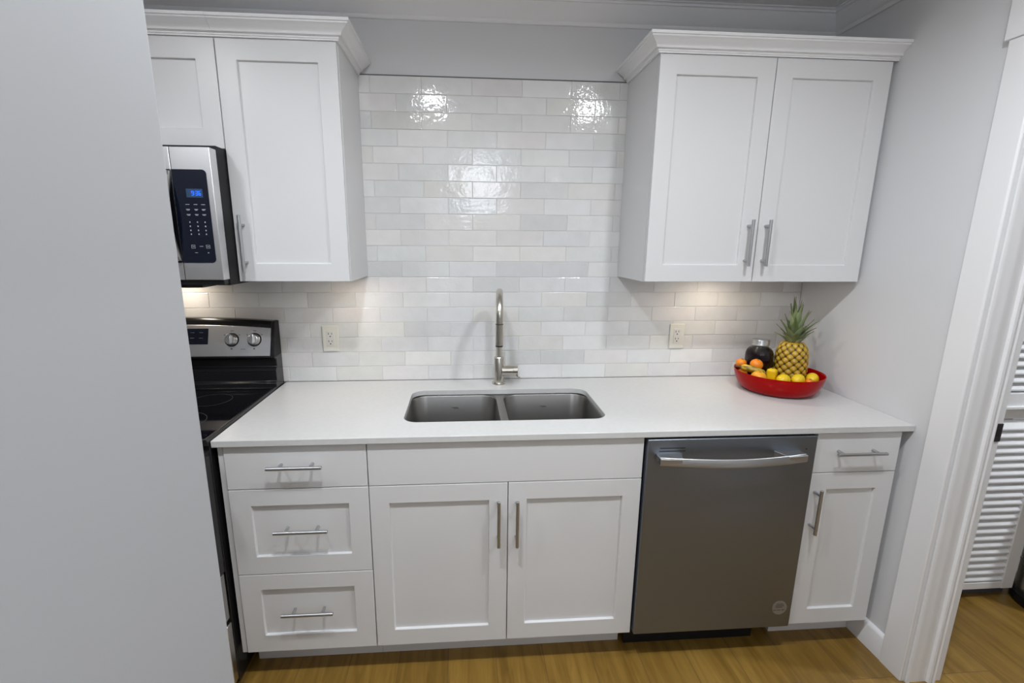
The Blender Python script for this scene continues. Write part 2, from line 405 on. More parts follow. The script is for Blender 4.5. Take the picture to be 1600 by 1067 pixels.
# ------------------------------------------------------------------ backsplash
bs = MB(); PX, PZ = 0.2035, 0.0661
bm = bs.bm
tint = bm.loops.layers.float_color.new('tint'); seed = bm.loops.layers.float_color.new('seed')
rnd = random.Random(21)
def tile(x0, x1, z0, z1):
    g = 0.0009; x0 += g; x1 -= g; z0 += g; z1 -= g
    if x1 - x0 < 0.004: return
    ty, tx = rnd.uniform(-.00035, .00035), rnd.uniform(-.0004, .0004)
    yf = lambda x, z: 0.0004 + rnd0 + tx * ((x - x0) / (x1 - x0) - .5) * 2 + ty * ((z - z0) / (z1 - z0) - .5) * 2
    rnd0 = rnd.uniform(-0.0004, 0.0004)
    b = 0.0016
    lv = []
    for ins, dy in ((0.0, None), (0.0, 0.0012), (0.0006, 0.0004), (b, 0.0)):
        r = []
        for x, z in ((x0 + ins, z0 + ins), (x1 - ins, z0 + ins), (x1 - ins, z1 - ins), (x0 + ins, z1 - ins)):
            r.append(bm.verts.new((x, 0.0075 if dy is None else yf(x, z) + dy, z)))
        lv.append(r)
    v = rnd.choice([0.70, 0.74, 0.77, 0.79, 0.81, 0.80, 0.78, 0.76, 0.83])
    hue = rnd.choice([(1, 1, 1), (1, 1, 0.985), (0.985, 0.995, 1.0), (1.0, 0.975, 0.965), (1.0, 0.995, 0.955), (0.99, 1.0, 0.985)])
    c = (v * hue[0], v * hue[1], v * hue[2], 1); s = (rnd.random(), rnd.random(), rnd.random(), 1)
    fs = []
    for a, q in zip(lv, lv[1:]):
        for i in range(4):
            fs.append(bm.faces.new((a[i], a[(i + 1) % 4], q[(i + 1) % 4], q[i])))
    fs.append(bm.faces.new(lv[-1]))
    for f in fs:
        for l in f.loops: l[tint] = c; l[seed] = s
BX0, BX1 = -0.92, XR - 0.001
for r in range(19):
    z0 = H + r * PZ
    off = 0.5262 if r % 2 else 0.6280
    k = math.floor((BX0 - off) / PX); x = off + k * PX
    while x < BX1:
        tile(max(x, BX0), min(x + PX, BX1), z0, z0 + PZ - (0.0002 if r == 18 else 0)); x += PX
splash = thing('backsplash', 'glossy white handmade-look subway tile backsplash between counter and wall cabinets', 'backsplash', (0.7, 0.0075, H))
obj('tiles', bs, m_tile, splash, smooth=8)
obj('grout', MB().box(BX0, BX1, 0.0024, 0.0078, H, H + 19 * PZ), m_grout, splash)
eg = obj('edge_trim', MB().box(BX0, BX1, -0.0004, 0.0078, H + 19 * PZ, H + 19 * PZ + 0.003), m_strip, splash)
eg['label'] = 'thin grey metal edge strip along the top'

# ------------------------------------------------------------------ pulls
def bar_pull(parent, c, length, axis, post, yf, out=0.033, r=0.0058):
    """c = (x, z) of the centre; parent is the drawer or door"""
    ax = Vector((1, 0, 0)) if axis == 'x' else Vector((0, 0, 1))
    p = Vector((c[0], yf - out, c[1]))
    mb = MB().cyl(p - ax * length / 2, p + ax * length / 2, r, n=18)
    for s in (-1, 1):
        q = p + ax * s * post / 2
        mb.cyl((q.x, yf + 0.0003, q.z), (q.x, yf - out + r * 0.5, q.z), 0.0048, n=14)
    h = obj('handle', mb, m_pull, parent, bevel=0.0006); h['label'] = 'satin nickel bar pull'
    return h

# ------------------------------------------------------------------ base cabinets
g = 0.0015
YD = -F + 0.019                       # back of door fronts
YC = YD + 0.0015                      # carcass front
TKY = -0.5427
def carcass(mb, x0, x1, solid=True):
    if solid: mb.box(x0, x1, YC, -0.002, ZB - 0.002, H - TH - 0.0006)
    else:
        t = 0.018; z0, z1 = ZB - 0.002, H - TH - 0.0006
        mb.box(x0, x0 + t, YC, -0.002, z0, z1).box(x1 - t, x1, YC, -0.002, z0, z1).box(x0 + t, x1 - t, YC, -0.002, z0, z0 + t)
        mb.box(x0 + t, x1 - t, -0.012, -0.002, z0 + t, z1).box(x0 + t, x1 - t, YC, YC + t, z0 + t, z1 - 0.24)
    return mb
def drawer(root, x0, x1, z0, z1, flat, hc, hl=0.171, post=0.098):
    if flat: o = obj('drawer', MB().box(x0 + g, x1 - g, -F, YD, z0 + g, z1 - g), m_cab, root, bevel=0.0012)
    else: o = obj('drawer', MB().shaker(x0 + g, x1 - g, z0 + g, z1 - g, -F, st=0.066, top=0.058, bot=0.066), m_cab, root, bevel=0.0012)
    bar_pull(o, hc, hl, 'x', post, -F)
    return o
def door(root, x0, x1, z0, z1, yf, hx, hz, hl=0.172, post=0.128, st=0.063):
    o = obj('door', MB().shaker(x0 + g, x1 - g, z0 + g, z1 - g, yf, st=st), m_cab, root, bevel=0.0012)
    if hx is not None: bar_pull(o, (hx, hz), hl, 'z', post, yf)
    return o
ZT = H - TH - 0.003
t = thing('drawer_cabinet', 'white base cabinet with three stacked drawers beside the black range', 'cabinet', (0.24, -0.3, 0), 'white base cabinets')
obj('body', carcass(MB(), XS + 0.0005, D1 - 0.0005), m_cab, t)
obj('filler_strip', MB().box(XS, D0 - 0.001, -F + 0.004, YD + 0.0012, ZB, ZT + 0.002), m_cab, t, bevel=0.0008)
obj('toe_kick', MB().box(XS + 0.01, D1 - 0.0005, TKY, TKY + 0.016, 0, ZB - 0.002), m_cab, t)
drawer(t, D0, D1, Z1, ZT, True, (0.252, 0.824)); drawer(t, D0, D1, Z2, Z1, False, (0.2545, 0.598)); drawer(t, D0, D1, ZB, Z2, False, (0.2525, 0.286))

t = thing('sink_cabinet', 'white base cabinet with two panelled doors below the sink', 'cabinet', (0.93, -0.3, 0), 'white base cabinets')
obj('body', carcass(MB(), D1 + 0.0005, D3 - 0.0005, False), m_cab, t)
obj('toe_kick', MB().box(D1 + 0.0005, D3 - 0.012, TKY, TKY + 0.016, 0, ZB - 0.002), m_cab, t)
obj('false_front', MB().box(D1 + g, D3 - g, -F, YD, Z1 + g, ZT), m_cab, t, bevel=0.0012)
door(t, D1, D2, ZB, Z1, -F, 0.9015, 0.600, 0.170); door(t, D2, D3, ZB, Z1, -F, 0.9640, 0.598, 0.170)

t = thing('narrow_cabinet', 'narrow white base cabinet with one drawer over one door, right of the dishwasher', 'cabinet', (2.165, -0.3, 0), 'white base cabinets')
obj('body', carcass(MB(), D4 - 0.009, D5 - 0.0005), m_cab, t)
obj('toe_kick', MB().box(E1 + 0.0035, XR - 0.016, TKY, TKY + 0.016, 0, ZB - 0.002), m_cab, t)
drawer(t, D4 - 0.008, D5, Z1, ZT, True, (2.154, 0.820), 0.178, 0.128); door(t, D4 - 0.008, D5, ZB, Z1, -F, 2.0265, 0.6015, 0.172, st=0.063)

# ------------------------------------------------------------------ countertop with sink cut-out
SX0, SX1, SY0, SY1, SR = 0.575, 1.303, -0.519, -0.157, 0.055
def rrect(x0, x1, y0, y1, r, z, n=8):
    P = []
    for cx, cy, a in ((x1 - r, y1 - r, 0), (x0 + r, y1 - r, 90), (x0 + r, y0 + r, 180), (x1 - r, y0 + r, 270)):
        for i in range(n + 1):
            t_ = math.radians(a + 90 * i / n); P.append((cx + r * math.cos(t_), cy + r * math.sin(t_), z))
    return P
mb = MB(); bm = mb.bm
def ring(P): 
    vs = [bm.verts.new(p) for p in P]
    return vs, [bm.edges.new((vs[i], vs[(i + 1) % len(vs)])) for i in range(len(vs))]
CX0, CX1, CY0, CY1 = 0.0, XR - 0.0008, -D, -0.0006
rings = {}
for z in (H - TH, H):
    o_, oe = ring([(CX0, CY0, z), (CX1, CY0, z), (CX1, CY1, z), (CX0, CY1, z)])
    i_, ie = ring(rrect(SX0, SX1, SY0, SY1, SR, z))
    bmesh.ops.triangle_fill(bm, edges=oe + ie, use_beauty=True)
    rings[z] = (o_, i_)
for k in (0, 1):
    a, b = rings[H - TH][k], rings[H][k]
    for i in range(len(a)): mb.face([a[i], a[(i + 1) % len(a)], b[(i + 1) % len(a)], b[i]])
tag(obj('countertop', mb, m_count, bevel=0.0022), 'long white quartz countertop with a cut-out for the sink', 'countertop')

# ------------------------------------------------------------------ sink
t = thing('kitchen_sink', 'undermount double bowl stainless steel sink in the white countertop', 'sink', (0.94, -0.34, 0.69))
def basin(x0, x1, y0, y1):
    mb = MB(); zt = H - TH - 0.0008
    R = [rrect(x0 - 0.0, x1 + 0.0, y0, y1, 0.06, zt - 0.001)]
    R.append(rrect(x0 + 0.003, x1 - 0.003, y0 + 0.003, y1 - 0.003, 0.06, zt - 0.006))
    R.append(rrect(x0 + 0.010, x1 - 0.010, y0 + 0.010, y1 - 0.010, 0.06, zt - 0.15))
    for k in range(1, 6):
        a = k / 5 * PI / 2; q = 0.010 + 0.035 * (1 - math.cos(a))
        R.append(rrect(x0 + q, x1 - q, y0 + q, y1 - q, 0.058, zt - 0.15 - 0.035 * math.sin(a)))
    mb.loft(R, False, True)
    return mb
bl = obj('basin', basin(SX0 - 0.004, 0.924, SY0 - 0.004, SY1 + 0.004), m_sink, t, smooth=60)
br_ = obj('basin', basin(0.950, SX1 + 0.004, SY0 - 0.004, SY1 + 0.004), m_sink, t, smooth=60)
for o in (bl, br_):
    md = o.modifiers.new('wall', 'SOLIDIFY'); md.thickness = 0.0012; md.offset = 1
mb = MB(); bm = mb.bm; z = H - TH - 0.0014
# flange: plate with two openings
o_, oe = ring(rrect(SX0 - 0.022, SX1 + 0.022, SY0 - 0.022, SY1 + 0.022, 0.06, z))
a_, ae = ring(rrect(SX0 - 0.004, 0.924, SY0 - 0.004, SY1 + 0.004, 0.06, z))
b_, be = ring(rrect(0.950, SX1 + 0.004, SY0 - 0.004, SY1 + 0.004, 0.06, z))
bmesh.ops.triangle_fill(bm, edges=oe + ae + be, use_beauty=True)
obj('rim', mb, m_sink, t)
for o, cx in ((bl, 0.75), (br_, 1.126)):
    zb = H - TH - 0.1858
    obj('drain', MB().lathe([(0.044, zb + 0.0004), (0.044, zb + 0.0022), (0.036, zb + 0.003), (0.030, zb + 0.0008), (0.002, zb + 0.0008)], cx, -0.33, 28), m_nickel, o)
    k = MB()
    k.box(cx - 0.014, cx + 0.012, SY1 - 0.0072, SY1 - 0.0062, 0.836, 0.8385).box(cx - 0.006, cx + 0.016, SY1 - 0.0074, SY1 - 0.0064, 0.8325, 0.835)
    obj('stamped_mark', k, m_badged, o)

# ------------------------------------------------------------------ faucet
fx, fy = 0.9425, -0.073
t = thing('kitchen_faucet', 'tall brushed nickel gooseneck faucet standing behind the sink', 'faucet', (fx, fy, H))
obj('base_ring', MB().lathe([(0.001, H), (0.029, H), (0.029, H + 0.004), (0.0265, H + 0.009), (0.022, H + 0.010), (0.001, H + 0.010)], fx, fy, 36), m_nickel, t)
obj('body', MB().lathe([(0.0215, H + 0.009), (0.0215, H + 0.119), (0.0195, H + 0.122), (0.0145, H + 0.122)], fx, fy, 36), m_nickel, t)
pts = [(fx, fy, H + 0.10 + 0.02 * i) for i in range(12)]
zc = H + 0.318; RA = 0.098; sw = -0.070                # the spout is swung slightly to the left
for i in range(0, 21):
    a = PI * i / 20; q = RA - RA * math.cos(a)
    pts.append((fx + q * sw, fy - q, zc + RA * math.sin(a)))
hx, hy = fx + 2 * RA * sw, fy - 2 * RA
pts.append((hx, hy, zc - 0.02))
obj('spout', MB().tube(pts, 0.0138, 20), m_nickel, t)
hd = obj('spray_head', MB().lathe([(0.001, zc - 0.018), (0.0148, zc - 0.018), (0.0150, zc - 0.055), (0.0158, zc - 0.092), (0.0160, zc - 0.102), (0.001, zc - 0.102)], hx, hy, 28), m_nickel, t)
obj('nozzle_ring', MB().lathe([(0.001, zc - 0.102), (0.0152, zc - 0.102), (0.0152, zc - 0.107), (0.001, zc - 0.107)], hx, hy, 28), m_blackm, hd)
obj('seam_ring', MB().lathe([(0.0142, zc - 0.0165), (0.0154, zc - 0.0165), (0.0154, zc - 0.0188), (0.0142, zc - 0.0188)], hx, hy, 28), m_blackm, hd)
hnd = obj('handle', MB().cyl((fx + 0.012, fy, 0.9716), (fx + 0.0615, fy, 0.9716), 0.0235, n=30).cyl((fx + 0.0628, fy, 0.9716), (fx + 0.082, fy, 0.9716), 0.0235, n=30).cyl((fx + 0.0600, fy, 0.9716), (fx + 0.065, fy, 0.9716), 0.0222, n=30), m_nickel, t, bevel=0.0008)
obj('lever', MB().cyl((fx + 0.074, fy - 0.010, 0.956), (fx + 0.087, fy - 0.038, 0.9515), 0.0048, 0.0042, n=14), m_nickel, hnd, bevel=0.0008)

# ------------------------------------------------------------------ dishwasher
t = thing('dishwasher', 'stainless steel dishwasher with bowed bar handle under the countertop', 'dishwasher', (1.7, -0.32, 0))
obj('body', MB().box(E0 - 0.004, E1 + 0.002, -0.615, -0.03, 0.10, H - TH - 0.004), m_blackm, t)
obj('toe_kick', MB().box(E0 + 0.0, E1 - 0.08, -0.56, -0.545, 0.0, 0.105), m_blackm, t)
dd = obj('door', MB().box(E0 + 0.001, E1 - 0.001, -FD, -0.617, ZDW, 0.8845), m_dw, t, bevel=0.003)
# bowed handle
rs = []
n = 24
for i in range(n + 1):
    u = i / n; x = 1.430 + 0.507 * u
    y = -FD - 0.040 - 0.030 * math.sin(PI * u)
    zt_ = 0.8355; zb_ = 0.8080
    rs.append([(x, y + 0.002, zb_), (x, y + 0.013, zb_ + 0.002), (x, y + 0.013, zt_), (x, y + 0.008, zt_), (x, y + 0.0005, zb_ + 0.006)])
hm = MB().loft(rs)
for xa, xb, xc in ((1.430, 1.500, 1.520), (1.937, 1.867, 1.845)):
    hm.loft([[(xa, -FD - 0.041, 0.8110), (xb, -FD - 0.049, 0.8110), (xb, -FD - 0.049, 0.8335), (xa, -FD - 0.041, 0.8335)],
             [(xa, -FD + 0.0008, 0.8110), (xc, -FD + 0.0008, 0.8110), (xc, -FD + 0.0008, 0.8335), (xa, -FD + 0.0008, 0.8335)]])
hh = obj('handle', hm, m_dwh, dd, bevel=0.0015); hh['label'] = 'bowed steel bar handle'
obj('vent', MB().box(1.442, 1.530, -FD - 0.0006, -FD + 0.001, 0.8515, 0.8545).box(1.440, 1.530, -FD - 0.0006, -FD + 0.001, 0.8405, 0.8435), m_dark, dd)
obj('indicator_light', MB().cyl((1.9585, -FD + 0.001, 0.838), (1.9585, -FD - 0.0007, 0.838), 0.0026, n=14), m_dark, dd)
bd = obj('badge', MB().cyl((1.949, -FD + 0.0005, 0.2055), (1.949, -FD - 0.0012, 0.2055), 0.0285, n=40), m_badge, dd)
bd['label'] = 'round silver sticker with fine print'
mk = MB()
for zz, segs in ((0.2215, ((-.013, .013),)), (0.2150, ((-.018, .016),)), (0.2085, ((-.016, .010),)), (0.1965, ((-.022, -.012), (-.009, .004), (.008, .020)))):
    for a, b in segs: mk.box(1.949 + a, 1.949 + b, -FD - 0.0016, -FD - 0.0011, zz - 0.0016, zz + 0.0016)
obj('fine_print', mk, m_badged, bd)

# ------------------------------------------------------------------ wall cabinets
YU = -U + 0.019
crp = [(0.0, 0.0), (0.007, 0.0), (0.007, 0.004), (0.010, 0.006), (0.010, 0.010), (0.0125, 0.012), (0.020, 0.0125), (0.021, 0.018), (0.023, 0.021), (0.029, 0.026),
       (0.037, 0.031), (0.043, 0.036), (0.047, 0.038), (0.048, 0.042), (0.053, 0.043), (0.053, 0.052), (0.0, 0.052)]
def wall_cab(t, x0, x1, z0, yb=-0.0012):
    obj('body', MB().box(x0, x1, YU - 0.0015 + 0.002, yb, z0, UT), m_cab, t, bevel=0.0008)
zc_ = UT + 0.0008
yfc = -U + 0.004
t = thing('wall_cabinet', 'short white wall cabinet above the microwave', 'cabinet', (-0.385, -0.16, MZ), 'white wall cabinets')
wall_cab(t, -0.765, L0 - 0.0005, MZ)
door(t, -0.765, -0.3855, MZ, UT, -U, None, None); door(t, -0.3855, L0, MZ, UT, -U, None, None)
obj('crown_moulding', run_xy(MB(), crp, [((-0.765, yfc, zc_), (0, -1)), ((L0 - 0.0005, yfc, zc_), (0, -1))]), m_trim, t)
t = thing('wall_cabinet', 'tall single-door white wall cabinet left of the sink, beside the microwave', 'cabinet', (0.19, -0.16, UB), 'white wall cabinets')
wall_cab(t, L0, L1, UB)
door(t, L0, L1, UB, UT, -U, 0.028, 1.514, 0.192, 0.128)
obj('crown_moulding', run_xy(MB(), crp, [((L0 + 0.0003, yfc, zc_), (0, -1)), ((L1, yfc, zc_), (1, -1)), ((L1, -0.0012, zc_), (1, 0))]), m_trim, t)
tall_cab = t
t = thing('wall_cabinet', 'white double-door wall cabinet in the right corner above the fruit bowl', 'cabinet', (1.9, -0.16, UB), 'white wall cabinets')
wall_cab(t, R0, R2, UB)
door(t, R0, R1, UB, UT, -U, 1.8575, 1.527, 0.170); door(t, R1, R2, UB, UT, -U, 1.925, 1.527, 0.170)
obj('filler_strip', MB().box(R2 + 0.0004, XR - 0.0006, YU + 0.02, -0.0012, UB, UT), m_cab, t)
obj('crown_moulding', run_xy(MB(), crp, [((R0, -0.0012, zc_), (-1, 0)), ((R0, yfc, zc_), (-1, -1)), ((XR - 0.0009, yfc, zc_), (0, -1))]), m_trim, t)
for par, x, e in ((tall_cab, 0.335, 0.36), (t, 1.875, 0.66)):
    p = obj('puck_light', MB().lathe([(0.001, UB), (0.034, UB), (0.034, UB - 0.0015), (0.030, UB - 0.0022), (0.001, UB - 0.0022)], x, -0.17, 28), m_puck, par)
    lamp(par, 'AREA', (x, -0.17, UB - 0.0035), e, PUCK_COL, 0.05)

# ------------------------------------------------------------------ microwave
MX0, MX1, MY = -0.765, -0.0075, -0.430
MB0, MB1 = 1.3955, 1.812
t = thing('microwave', 'stainless over-the-range microwave mounted under the short wall cabinet', 'microwave', (-0.385, -0.2, 1.372))
obj('body', MB().box(MX0, MX1, -0.386, -0.0012, 1.374, MZ - 0.0008), m_blackm, t, bevel=0.002)
obj('bottom_grille', MB().box(MX0 + 0.01, MX1 - 0.004, MY + 0.01, -0.384, 1.378, MB0 - 0.001).box(-0.25, -0.10, -0.39, -0.30, 1.366, 1.376), m_black, t, bevel=0.001)
XD = -0.1305
do = obj('door', MB().box(MX0, XD - 0.0012, MY, -0.3875, MB0, MB1), m_rsteel, t, bevel=0.0015)
obj('window', MB().box(MX0 + 0.05, XD - 0.0015, MY - 0.0012, MY + 0.002, 1.4516, 1.7445), m_bglass, do, bevel=0.0008)
# bowed upright handle
rs = []
for i in range(21):
    u = i / 20; z = 1.458 + 0.282 * u; bow = math.sin(PI * u)
    y = MY - 0.006 - 0.036 * bow
    wv = 0.022
    rs.append([(-0.1545 - wv, y + 0.004, z), (-0.1545 - wv * .4, y - 0.008, z), (-0.1545 + wv * .4, y - 0.008, z), (-0.1545 + wv, y + 0.004, z), (-0.1545 + wv, y + 0.012, z), (-0.1545 - wv, y + 0.012, z)])
hm = MB().loft(rs)
for z in (1.458, 1.726): hm.box(-0.173, -0.136, MY - 0.012, MY + 0.0005, z, z + 0.014)
h_ = obj('handle', hm, m_steel, do, smooth=50); h_['label'] = 'bowed upright steel handle'
cp_ = obj('control_panel', MB().box(XD + 0.0012, MX1, MY, -0.3875, MB0, MB1), m_rsteel, t, bevel=0.0015)
cgp = [(XD + 0.0014, 1.7445), (XD + 0.0014, 1.4516)]
for cz_, a0 in ((1.4516 + 0.013, -90), (1.7445 - 0.013, 0)):
    cgp += [(-0.0245 - 0.013 + 0.013 * math.cos(math.radians(a0 + 15 * i)), cz_ + 0.013 * math.sin(math.radians(a0 + 15 * i))) for i in range(7)]
cg = obj('control_glass', MB().prism(cgp, 'y', MY - 0.0014, MY + 0.002), m_bpanel, cp_)
obj('display', MB().box(-0.0925, -0.0415, MY - 0.0020, MY - 0.0010, 1.659, 1.6855), m_lcd, cp_)
SEG = {'9': 'abcdfg', '3': 'abcdg', '6': 'acdefg'}
def digit(mb, ch, x, z, w_, h_, y0, y1, th=0.0016):
    S = {'a': (x, x + w_, z + h_ - th, z + h_), 'd': (x, x + w_, z, z + th), 'g': (x, x + w_, z + h_ / 2 - th / 2, z + h_ / 2 + th / 2),
         'b': (x + w_ - th, x + w_, z + h_ / 2, z + h_), 'c': (x + w_ - th, x + w_, z, z + h_ / 2), 'f': (x, x + th, z + h_ / 2, z + h_), 'e': (x, x + th, z, z + h_ / 2)}
    for s in SEG[ch]:
        a, b, c, d_ = S[s]; mb.box(a, b, y0, y1, c, d_)
dg = MB(); yA, yB = MY - 0.0026, MY - 0.0019
digit(dg, '9', -0.0760, 1.6650, 0.0070, 0.0140, yA, yB); dg.box(-0.0672, -0.0658, yA, yB, 1.6682, 1.6698).box(-0.0672, -0.0658, yA, yB, 1.6738, 1.6754)
digit(dg, '3', -0.0640, 1.6650, 0.0070, 0.0140, yA, yB); digit(dg, '6', -0.0545, 1.6650, 0.0070, 0.0140, yA, yB)
obj('clock_digits', dg, m_led, cp_)
kp = MB(); y0_, y1_ = MY - 0.0019, MY - 0.0012
for r, z in enumerate((1.637, 1.622, 1.606)):
    for x, w2 in ((-0.093, .012), (-0.068, .011), (-0.0447, .012)):
        kp.box(x - w2 / 2, x + w2 / 2, y0_, y1_, z - .0009, z + .0009)
        if r: kp.box(x - w2 / 3, x + w2 / 3, y0_, y1_, z - .0035, z - .0020)
for z in (1.582, 1.569, 1.556, 1.544):
    for x in (-0.0923, -0.0685, -0.0450): kp.box(x - .0016, x + .0016, y0_, y1_, z - .0022, z + .0022)
for x in (-0.0909, -0.0445):
    for a, b, c, d_ in ((-.006, .006, .0045, .0055), (-.006, .006, -.0055, -.0045), (-.006, -.005, -.005, .005), (.005, .006, -.005, .005), (-.003, .003, -.001, .001)):
        kp.box(x + a, x + b, y0_, y1_, 1.504 + c, 1.504 + d_)
kp.box(-0.071, -0.060, y0_, y1_, 1.5045, 1.506).box(-0.088, -0.079, y0_, y1_, 1.484, 1.4855).box(-0.0475, -0.0435, y0_, y1_, 1.483, 1.486)
obj('keypad_marks', kp, m_grey, cp_)
lamp(t, 'AREA', (-0.36, -0.10, 1.368), 0.55, PUCK_COL, 0.06)

# ------------------------------------------------------------------ range
RX0, RX1 = -0.763, -0.0035
t = thing('range', 'black and stainless electric range with glass cooktop, left of the counter', 'range', (-0.383, -0.33, 0))
obj('body', MB().box(RX0, RX1, -0.645, -0.012, 0.012, 0.900), m_black, t, bevel=0.002)
ct = obj('cooktop', MB().box(RX0 + 0.014, RX1 - 0.014, -0.635, -0.098, 0.900, 0.9135), m_bglass, t, bevel=0.001)
fr = MB()
fr.prism([(RX1 - 0.016, 0.900), (RX1 + 0.0005, 0.900), (RX1 + 0.0005, 0.915), (RX1 - 0.003, 0.922), (RX1 - 0.012, 0.922), (RX1 - 0.016, 0.914)], 'y', -0.655, -0.095)
fr.prism([(RX0 + 0.016, 0.900), (RX0 + 0.012, 0.922), (RX0 + 0.003, 0.922), (RX0 - 0.0, 0.915), (RX0 - 0.0, 0.900)], 'y', -0.655, -0.095)
fr.box(RX0 + 0.016, RX1 - 0.016, -0.655, -0.6355, 0.900, 0.918).box(RX0 + 0.016, RX1 - 0.016, -0.112, -0.0975, 0.9137, 0.921)
obj('frame', fr, m_black, ct, bevel=0.0015)
for x, y, r in ((-0.20, -0.24, 0.075), (-0.21, -0.48, 0.105), (-0.56, -0.24, 0.09), (-0.56, -0.48, 0.08)):
    bn = MB()
    bn.loft([[(x + (r - a) * math.cos(2 * PI * i / 48), y + (r - a) * math.sin(2 * PI * i / 48), z) for i in range(48)] for a, z in ((0, .9136), (0, .9139), (.0018, .9139), (.0018, .9136))], False, False)
    obj('burner_ring', bn, m_burner, ct)
# backguard: stepped body with slightly arched top
pf = [(-0.012, 0.900), (-0.097, 0.900), (-0.097, 0.936), (-0.088, 0.944), (-0.088, 0.990), (-0.082, 0.998), (-0.074, 1.004), (-0.074, 1.036), (-0.095, 1.046), (-0.053, 1.176), (-0.049, 1.186), (-0.043, 1.192), (-0.012, 1.192)]
rs = []
for i in range(17):
    u = i / 16; x = RX0 + (RX1 - RX0) * u; lift = 0.016 * (1 - (2 * u - 1) ** 2)
    rs.append([(x, y + (0.32 * lift if z > 1.1 and y > -0.06 and y < -0.02 else 0), z + (lift if z > 1.1 else 0)) for y, z in pf])
bg = obj('backguard', MB().loft(rs), m_black, t, bevel=0.002)
obj('end_cap', MB().prism([(-0.013, 1.046), (-0.101, 1.046), (-0.058, 1.182), (-0.050, 1.194), (-0.013, 1.194)], 'x', RX1 - 0.016, RX1 + 0.0008), m_blackm, bg, bevel=0.003)
pl = lambda z: -0.0944 + (z - 1.048) * 0.32
mb = MB(); n = 16; R_ = []
for i in range(n + 1):
    u = i / n; x = -0.742 + 0.7225 * u; lift = 0.015 * (1 - (2 * u - 1) ** 2)
    zt_ = 1.166 + lift
    R_.append([(x, pl(1.054) - 0.003, 1.054), (x, pl(zt_) - 0.003, zt_), (x, pl(zt_) + 0.002, zt_), (x, pl(1.054) + 0.002, 1.054)])
pn = obj('control_panel', mb.loft(R_), m_rsteel, bg, bevel=0.001); pn['label'] = 'brushed steel control panel'
obj('display', MB().loft([[(-0.500, pl(z) - 0.0036, z), (-0.272, pl(z) - 0.0036, z), (-0.272, pl(z), z), (-0.500, pl(z), z)] for z in (1.103, 1.166)]), m_bpanel, bg)
for z in (1.150, 1.128):
    for x in (-0.30, -0.335, -0.37, -0.42, -0.46): obj('touch_key', MB().box(x - .008, x + .008, pl(z) - 0.0041, pl(z) - 0.0033, z - .0015, z + .0015), m_greyd, bg)
for x in (-0.176, -0.085, -0.585, -0.672):
    z = 1.120; y = pl(z) - 0.003
    kn = MB().lathe([(0.001, 0), (0.0245, 0.0), (0.0245, 0.005), (0.0225, 0.007), (0.0205, 0.020), (0.019, 0.022), (0.001, 0.022)], 0, 0, 30)
    kn.box(-0.0065, 0.0065, -0.021, 0.021, 0.010, 0.033)
    bmesh.ops.transform(kn.bm, matrix=Matrix.Translation((x, y, z)) @ Matrix.Rotation(PI / 2 - 0.310, 4, 'X'), verts=kn.bm.verts)
    sk = MB().lathe([(0.001, 0), (0.0285, 0.0), (0.0285, 0.002), (0.001, 0.002)], 0, 0, 30)
    bmesh.ops.transform(sk.bm, matrix=Matrix.Translation((x, y, z)) @ Matrix.Rotation(PI / 2 - 0.310, 4, 'X'), verts=sk.bm.verts)
    obj('knob_ring', sk, m_blackm, bg)
    k_ = obj('knob', kn, m_steel, bg, bevel=0.0012); k_['label'] = 'round steel knob with grip bar'
for x in (-0.176, -0.085):
    for dx, dz, w2, h2 in ((0, .036, .006, .0012), (0, -.036, .0035, .003), (.030, .020, .003, .0012), (-.030, .020, .003, .0012)):
        z = 1.120 + dz; obj('dial_mark', MB().box(x + dx - w2, x + dx + w2, pl(z) - 0.0040, pl(z) - 0.002, z - h2, z + h2), m_greyd, bg)
z = 1.082; obj('dial_mark', MB().box(-0.140, -0.120, pl(z) - 0.0038, pl(z) - 0.002, z - .0008, z + .0008), m_greyd, bg)
od = obj('oven_door', MB().box(RX0 + 0.003, RX1 - 0.0005, -0.682, -0.647, 0.455, 0.885), m_black, t, bevel=0.002)
obj('steel_band', MB().box(RX0 + 0.003, RX1 - 0.0004, -0.684, -0.656, 0.283, 0.454), m_steelh, od, bevel=0.003)
hm = MB().tube([(RX0 + 0.03, -0.725, 0.800), (RX1 - 0.03, -0.725, 0.800)], 0.012, 16)
for x in (RX0 + 0.05, RX1 - 0.018): hm.box(x - 0.015, x + 0.015, -0.735, -0.681, 0.775, 0.815)
obj('handle', hm, m_steelh, od, bevel=0.002)
obj('storage_drawer', MB().box(RX0 + 0.003, RX1 - 0.0005, -0.678, -0.647, 0.030, 0.262), m_steelh, t, bevel=0.004)
for x in (RX0 + 0.04, RX1 - 0.04):
    for y in (-0.6, -0.08): obj('foot', MB().cyl((x, y, 0.0), (x, y, 0.0125), 0.016, n=16), m_blackm, t)

